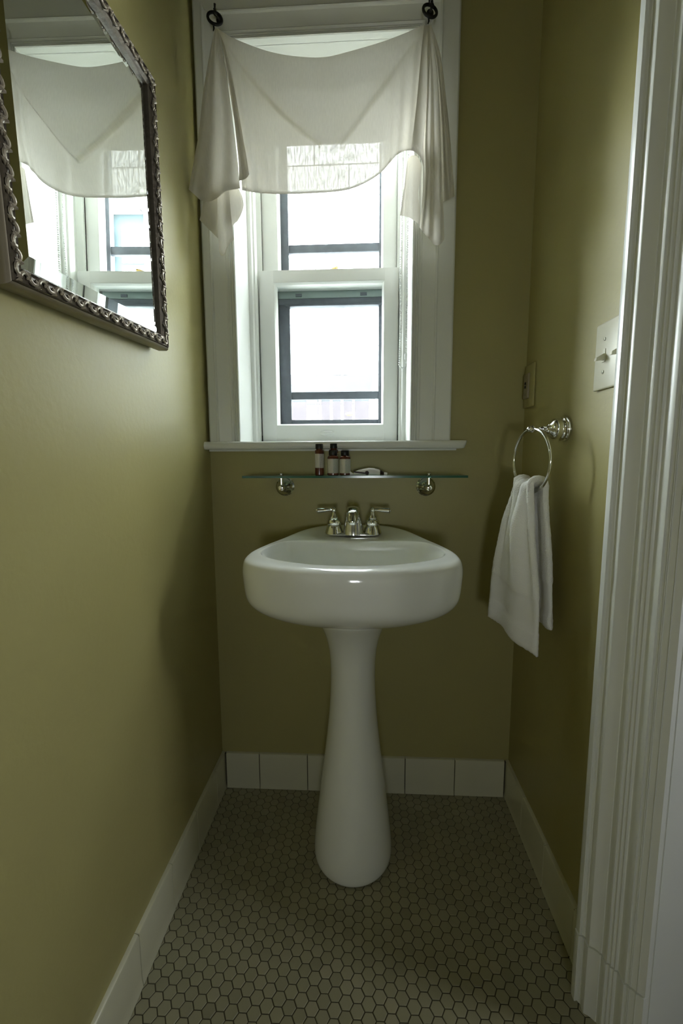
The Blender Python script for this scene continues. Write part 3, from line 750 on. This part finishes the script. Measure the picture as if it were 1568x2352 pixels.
# ================================================================= FAUCET
FX, FY, FZ = .4255, -.115, .8500
fc = empty('faucet', (FX, FY, FZ), label='chrome two-handle faucet with lever handles on the sink deck', cat='faucet')
bm = bmesh.new()                                           # base plate: stadium
def stad(hx, r_, z, n_=16):
    p = []
    for i in range(n_+1): a_ = -PI/2+PI*i/n_; p.append(V((FX+hx+r_*math.cos(a_), FY+r_*math.sin(a_), z)))
    for i in range(n_+1): a_ = PI/2+PI*i/n_; p.append(V((FX-hx+r_*math.cos(a_), FY+r_*math.sin(a_), z)))
    return p
loft(bm, [stad(.052, .0235, FZ-.001), stad(.052, .0240, FZ), stad(.052, .0240, FZ+.003), stad(.052, .0225, FZ+.0055), stad(.052, .0205, FZ+.0065)], cap0=True, cap1=True)
obj('base_plate', bm, M['chrome'], fc)
bm = bmesh.new()                                           # spout: broad tapering arch that rolls forward to the outlet
path = [(.0, .002, .0270, .024), (.0, .018, .0255, .022), (.0, .034, .0235, .019), (-.004, .048, .0210, .0165), (-.014, .060, .0190, .0150), (-.030, .0670, .0180, .0140), (-.048, .0660, .0165, .0130), (-.064, .0615, .0150, .0120), (-.073, .0520, .0130, .0110), (-.0755, .0460, .0125, .0105)]
rings = []
for i, (dy, dz, rx, rt_) in enumerate(path):
    a0 = path[max(0, i-1)]; a1 = path[min(len(path)-1, i+1)]
    t = V((0, a1[0]-a0[0], a1[1]-a0[1])).normalized(); w_ = V((0, -t.z, t.y))
    rings.append([V((FX, FY-.006+dy, FZ+dz))+V((1, 0, 0))*rx*math.copysign(abs(math.cos(b))**.85, math.cos(b))+w_*rt_*math.copysign(abs(math.sin(b))**.85, math.sin(b)) for b in [2*PI*k/32 for k in range(32)]])
loft(bm, rings, cap0=True, cap1=True); sp = obj('spout', bm, M['chrome'], fc, angle=60)
bm = bmesh.new(); lathe(bm, (FX, FY-.0815, FZ+.0475), (0, -.12, -1), [(0, .0105), (.008, .0105), (.009, .0098), (.0095, .007), (.006, .0065)], 24); obj('aerator', bm, M['chrome'], sp)
for sx in (-1, 1):
    hx = FX+sx*.052
    bm = bmesh.new()
    lathe(bm, (hx, FY, FZ), (0, 0, 1), [(.003, .0255), (.006, .0250), (.018, .0205), (.024, .0185), (.0255, .0165), (.027, .0185), (.032, .0195), (.037, .0185), (.041, .0150), (.0425, .0125), (.0435, .0115), (.0455, .0120), (.050, .0085), (.055, .0062), (.0575, .0065), (.0600, .0055), (.063, .0050)], 36)
    ball(bm, (hx, FY, FZ+.0665), .0072, seg=20)
    hd = obj('handle', bm, M['chrome'], fc)
    bm = bmesh.new()
    lathe(bm, (hx+sx*.004, FY-.001, FZ+.0672), (sx, -.10, -.05), [(0, .0032), (.006, .0030), (.0068, .0048), (.0082, .0048), (.009, .0036), (.012, .0044), (.024, .0060), (.034, .0073), (.0405, .0080), (.0415, .0072), (.0425, .0044), (.0445, .0036), (.0455, .0012)], 24)
    obj('lever', bm, M['chrome'], hd)

# ================================================================= TOWEL RING + TOWEL
TP = V((W, -.272, 1.1185)); RC = V((.831, -.272, 1.0475)); RR = .0715
tr_ = empty('towel_ring', tuple(TP), label='chrome towel ring on a round wall post', cat='towel ring')
bm = bmesh.new()
lathe(bm, TP, (-1, 0, 0), [(0, .0280), (.003, .0285), (.006, .0275), (.0075, .0250), (.010, .0262), (.0125, .0262), (.0145, .0235), (.0165, .0225), (.024, .0238), (.030, .0225), (.0345, .0175), (.037, .0130), (.039, .0110), (.041, .0112), (.043, .0090), (.046, .0075),
                       (.052, .0082), (.056, .0062), (.060, .0052), (.066, .0052)], 40)
obj('wall_post', bm, M['chrome'], tr_)
bm = bmesh.new()
lathe(bm, TP+V((-.064, 0, 0)), (-1, 0, 0), [(0, .0052), (.003, .0078), (.008, .0090), (.013, .0085), (.0165, .0060), (.018, .0062), (.021, .0052), (.0228, .0020)], 24)
obj('finial', bm, M['chrome'], tr_)
al = math.radians(12); RU = V((math.sin(al), -math.cos(al), 0))
bm = bmesh.new()
tube(bm, [RC+RU*RR*math.cos(2*PI*k/96)+V((0, 0, 1))*RR*math.sin(2*PI*k/96) for k in range(96)], .0036, 12, closed=True)
obj('ring', bm, M['chrome'], tr_)

# towel: one folded cloth saddled over the bottom of the ring
tw = empty('hand_towel', tuple(RC+V((0, 0, -.07))), label='white terry hand towel hanging folded through the chrome ring', cat='towel')
RN = V((math.cos(al), math.sin(al), 0))                   # across the ring plane, towards the wall
NV, NU = 120, 44
def towel_point(s, t):
    """s -1..1 across (far..near), t 0..1 from front hem over the ring to back hem"""
    top = RC.z-math.sqrt(RR**2-(.036*s)**2)+.0125
    saddle = .018
    FL, BL = top-(.640-.020*s), top-(.672)                  # lengths of the two falls
    tf = .56
    if t < tf:                                             # front fall
        k = 1-t/tf                                         # 1 at the hem, 0 at ring
        z = top-FL*k; off = -saddle-.010*smooth(0, .3, k)
        wdt = lerp(.036, .078, smooth(0, .75, k)**.8)
        p = V((RC.x-.006*k, RC.y, z))
        ang = lerp(al, math.radians(23), k); U = V((math.sin(ang), -math.cos(ang), 0)); Nn = V((math.cos(ang), math.sin(ang), 0))
        cen = -.018*k
        fold = .010*math.sin(s*4.2+.6)*smooth(0, .25, k)*(1-.35*k)+.007*math.sin(s*8.5-1)*math.exp(-((k-.3)/.3)**2)
        p = p+U*(wdt*s-cen*.0)+Nn*(off-fold)
        if z > top-.03: p.z = top-(top-z)*.9
        return p
    k = (t-tf)/(1-tf)
    arc = .10
    if k < arc:                                            # over the ring
        a_ = PI*(k/arc)
        return V((RC.x, RC.y, top))+RU*.036*s+RN*(-saddle*math.cos(a_))+V((0, 0, .011*math.sin(a_)-.003*math.cos(3*s)))
    k = (k-arc)/(1-arc)
    z = top-BL*k
    wdt = lerp(.036, .052, smooth(0, .6, k))
    fold = .004*math.sin(s*5+1)*smooth(0, .2, k)
    return V((RC.x+.012*k, RC.y, z))+RU*(wdt*s+.010*k)+RN*(saddle+.002*smooth(0, .2, k)+fold)
bm = bmesh.new()
rnd = random.Random(3)
grid = []
for j in range(NV+1):
    row = []
    for i in range(NU+1):
        s = -1+2*i/NU; p = towel_point(s, j/NV)
        row.append(p)
    grid.append(row)
TH = .0075
vo, vi_ = [], []
for j in range(NV+1):
    ro, ri = [], []
    for i in range(NU+1):
        p = grid[j][i]
        du = grid[j][min(NU, i+1)]-grid[j][max(0, i-1)]; dv = grid[min(NV, j+1)][i]-grid[max(0, j-1)][i]
        nn = du.cross(dv).normalized()
        jj = j/NV; band = (.075 < jj < .19) or (.87 < jj < .955)
        th = TH*(.62 if band else 1)*(.35 if i in (0, NU) or j in (0, NV) else .8 if i in (1, NU-1) or j in (1, NV-1) else 1)
        ro.append(bm.verts.new(p+nn*th+V([rnd.gauss(0, .00035 if not band else .0001) for _ in range(3)])))
        ri.append(bm.verts.new(p-nn*th+V([rnd.gauss(0, .00035 if not band else .0001) for _ in range(3)])))
    vo.append(ro); vi_.append(ri)
for j in range(NV):
    jj = (j+.5)/NV; mi = 1 if (.075 < jj < .19 or .87 < jj < .955) else 0
    for i in range(NU):
        f = bm.faces.new((vo[j][i], vo[j][i+1], vo[j+1][i+1], vo[j+1][i])); f.material_index = mi
        f = bm.faces.new((vi_[j][i+1], vi_[j][i], vi_[j+1][i], vi_[j+1][i+1])); f.material_index = mi
    for i in (0, NU): bm.faces.new((vo[j][i], vo[j+1][i], vi_[j+1][i], vi_[j][i]))
for j in (0, NV):
    for i in range(NU): bm.faces.new((vo[j][i], vi_[j][i], vi_[j][i+1], vo[j][i+1]))
obj('cloth', bm, [M['terry'], M['dobby']], tw, angle=180)

# ================================================================= SWITCH + OUTLET
def plate(bm, y0, y1, z0, z1, th, bev, mi=0): box(bm, W-th, W, y0, y1, z0, z1, bev=bev, seg=3, mi=mi)
sw_ = empty('light_switch', (W, -.448, 1.243), label='ivory double toggle light switch beside the white door trim', cat='light switch')
bm = bmesh.new(); plate(bm, -.506, -.391, 1.182, 1.304, .0065, .003); obj('cover_plate', bm, M['ivory'], sw_)
for y in (-.4245, -.4765):
    bm = bmesh.new(); box(bm, W-.0078, W-.006, y-.006, y+.006, 1.231, 1.255, bev=.0008)
    tg = obj('toggle', bm, M['ivory'], sw_)
    bm = bmesh.new()
    loft(bm, [[V((W-.006, y-.0048, 1.248)), V((W-.006, y+.0048, 1.248)), V((W-.006, y+.0048, 1.236)), V((W-.006, y-.0048, 1.236))],
              [V((W-.021, y-.0036, 1.239)), V((W-.021, y+.0036, 1.239)), V((W-.022, y+.0036, 1.2335)), V((W-.022, y-.0036, 1.2335))]], cap0=True, cap1=True)
    obj('lever', bm, M['ivory'], tg, angle=20)
    for z in (1.2135, 1.2730):
        bm = bmesh.new(); lathe(bm, (W-.0065, y, z), (-1, 0, 0), [(0, .0033), (.0008, .0033), (.0014, .0018)], 14)
        obj('screw', bm, M['screw'], sw_)
ot = empty('outlet', (W, -.04, 1.247), label='olive painted wall outlet with beige insert near the back corner', cat='outlet')
bm = bmesh.new(); plate(bm, -.0745, -.006, 1.190, 1.304, .006, .0025); obj('cover_plate', bm, M['wall'], ot)
bm = bmesh.new(); box(bm, W-.0105, W-.004, -.047, -.012, 1.2145, 1.2805, bev=.0012); ins = obj('insert', bm, M['outlet'], ot, label='beige outlet insert')
for z in (1.2545, 1.2450):
    obj('button', B(W-.0125, W-.010, -.0335, -.0255, z-.0035, z+.0035, bev=.0008), M['dark'], ins, label='black button')
for z in (1.2695, 1.2255):
    for y in (-.0345, -.0245): obj('slot', B(W-.0108, W-.0102, y-.0011, y+.0011, z-.0035, z+.0035), M['screw'], ins, smooth=False)

# ================================================================= OUTSIDE
FYB = 3.0
nb = empty('neighbor_building', (.5, FYB, -.4), label='pale stone building across the narrow alley seen through the window', cat='building')
bm = bmesh.new()
for x0, x1, z0, z1 in ((-1.05, -.75, -.4, 4.2), (.68, 1.83, -.4, 4.2), (2.17, 7, -.4, 4.2), (-.75, .68, 1.81, 4.2), (1.83, 2.17, -.4, 2.50), (1.83, 2.17, 3.28, 4.2)):
    box(bm, x0, x1, FYB, FYB+.4, z0, z1)
obj('stone_wall', bm, M['stone'], nb, smooth=False)
obj('lintel', B(-.75, .52, FYB-.02, FYB+.2, 1.60, 1.81), M['stonetrim'], nb, smooth=False)
bm = bmesh.new(); box(bm, -.75, .68, FYB+1.0, FYB+1.1, -.4, 1.81); obj('brick_recess', bm, M['brick'], nb, smooth=False)
for x, w2 in ((-.058, .05), (.022, .010), (.131, .011), (.236, .012), (.345, .011), (.545, .05)):
    obj('baluster', B(x-w2, x+w2, FYB+.06, FYB+.10, .95, 1.60), M['stone'], nb, smooth=False)
nw = obj('facade_window', B(1.83, 2.17, FYB+.08, FYB+.14, 2.50, 3.28), M['winblue'], nb, smooth=False, label='pale blue window frame')
bm = bmesh.new(); box(bm, 1.85, 2.09, FYB+.070, FYB+.081, 2.84, 3.15); box(bm, 1.85, 2.09, FYB+.070, FYB+.081, 2.54, 2.79)
obj('facade_pane', bm, M['stone'], nw, smooth=False)
lm = obj('yellow_glow_spot', ball(bmesh.new(), (.312, FYB+.04, 1.462), .03, (1.5, 1, .6)), M['yellow'], nb, label='small yellow spot of lamp light, painted as plain colour')  # yellow light across the alley, its glow put into the colour
obj('ground', B(-5, 7, .36, FYB+.4, -.5, -.4), M['ground'], smooth=False, kind='structure')

# ================================================================= LIGHT
w = bpy.data.worlds.new('overcast'); S.world = w; w.use_nodes = True
bg = w.node_tree.nodes['Background']; bg.inputs[0].default_value = (.94, .98, 1., 1); bg.inputs[1].default_value = 34.0
sun = bpy.data.lights.new('sun', 'SUN'); sun.energy = 2.5; sun.angle = .35; sun.color = (1, .985, .95)
so_ = bpy.data.objects.new('sun', sun); COL.objects.link(so_)
so_.rotation_euler = V((.66, -.70, -.22)).to_track_quat('-Z', 'Y').to_euler()
for nm, c, sx, sz, rot in (('window_portal', (.34, .34, 1.62), .46, 1.06, (-PI/2, 0, 0)), ('rear_portal', ((RX0+RX1)/2, REAR-.05, (RZ0+RZ1)/2), RX1-RX0, RZ1-RZ0, (PI/2, 0, 0)), ('hall_portal', (HX+.09, (HY0+HY1)/2, (HZ0+HZ1)/2), HZ1-HZ0, HY1-HY0, (0, PI/2, 0))):
    L_ = bpy.data.lights.new(nm, 'AREA'); L_.shape = 'RECTANGLE'; L_.size = sx; L_.size_y = sz
    L_.cycles.is_portal = True
    o = bpy.data.objects.new(nm, L_); COL.objects.link(o); o.location = c; o.rotation_euler = rot

# ================================================================= CAMERA
cd = bpy.data.cameras.new('camera'); co = bpy.data.objects.new('camera', cd); COL.objects.link(co)
cd.sensor_fit = 'HORIZONTAL'; cd.sensor_width = 36.; cd.lens = 36.*FPX/1568.; cd.clip_start = .01
co.matrix_world = Matrix(((rt.x, -dn.x, -fw.x, CAM.x), (rt.y, -dn.y, -fw.y, CAM.y), (rt.z, -dn.z, -fw.z, CAM.z), (0, 0, 0, 1)))
S.camera = co
S.view_settings.view_transform = 'Standard'; S.view_settings.look = 'None'; S.view_settings.gamma = 1.; S.view_settings.exposure = 0.
S.view_settings.use_curve_mapping = False
S.cycles.use_denoising = True
S.cycles.max_bounces = 12; S.cycles.diffuse_bounces = 8; S.cycles.transparent_max_bounces = 16
S.cycles.caustics_reflective = False; S.cycles.caustics_refractive = False
S.cycles.sample_clamp_indirect = 12
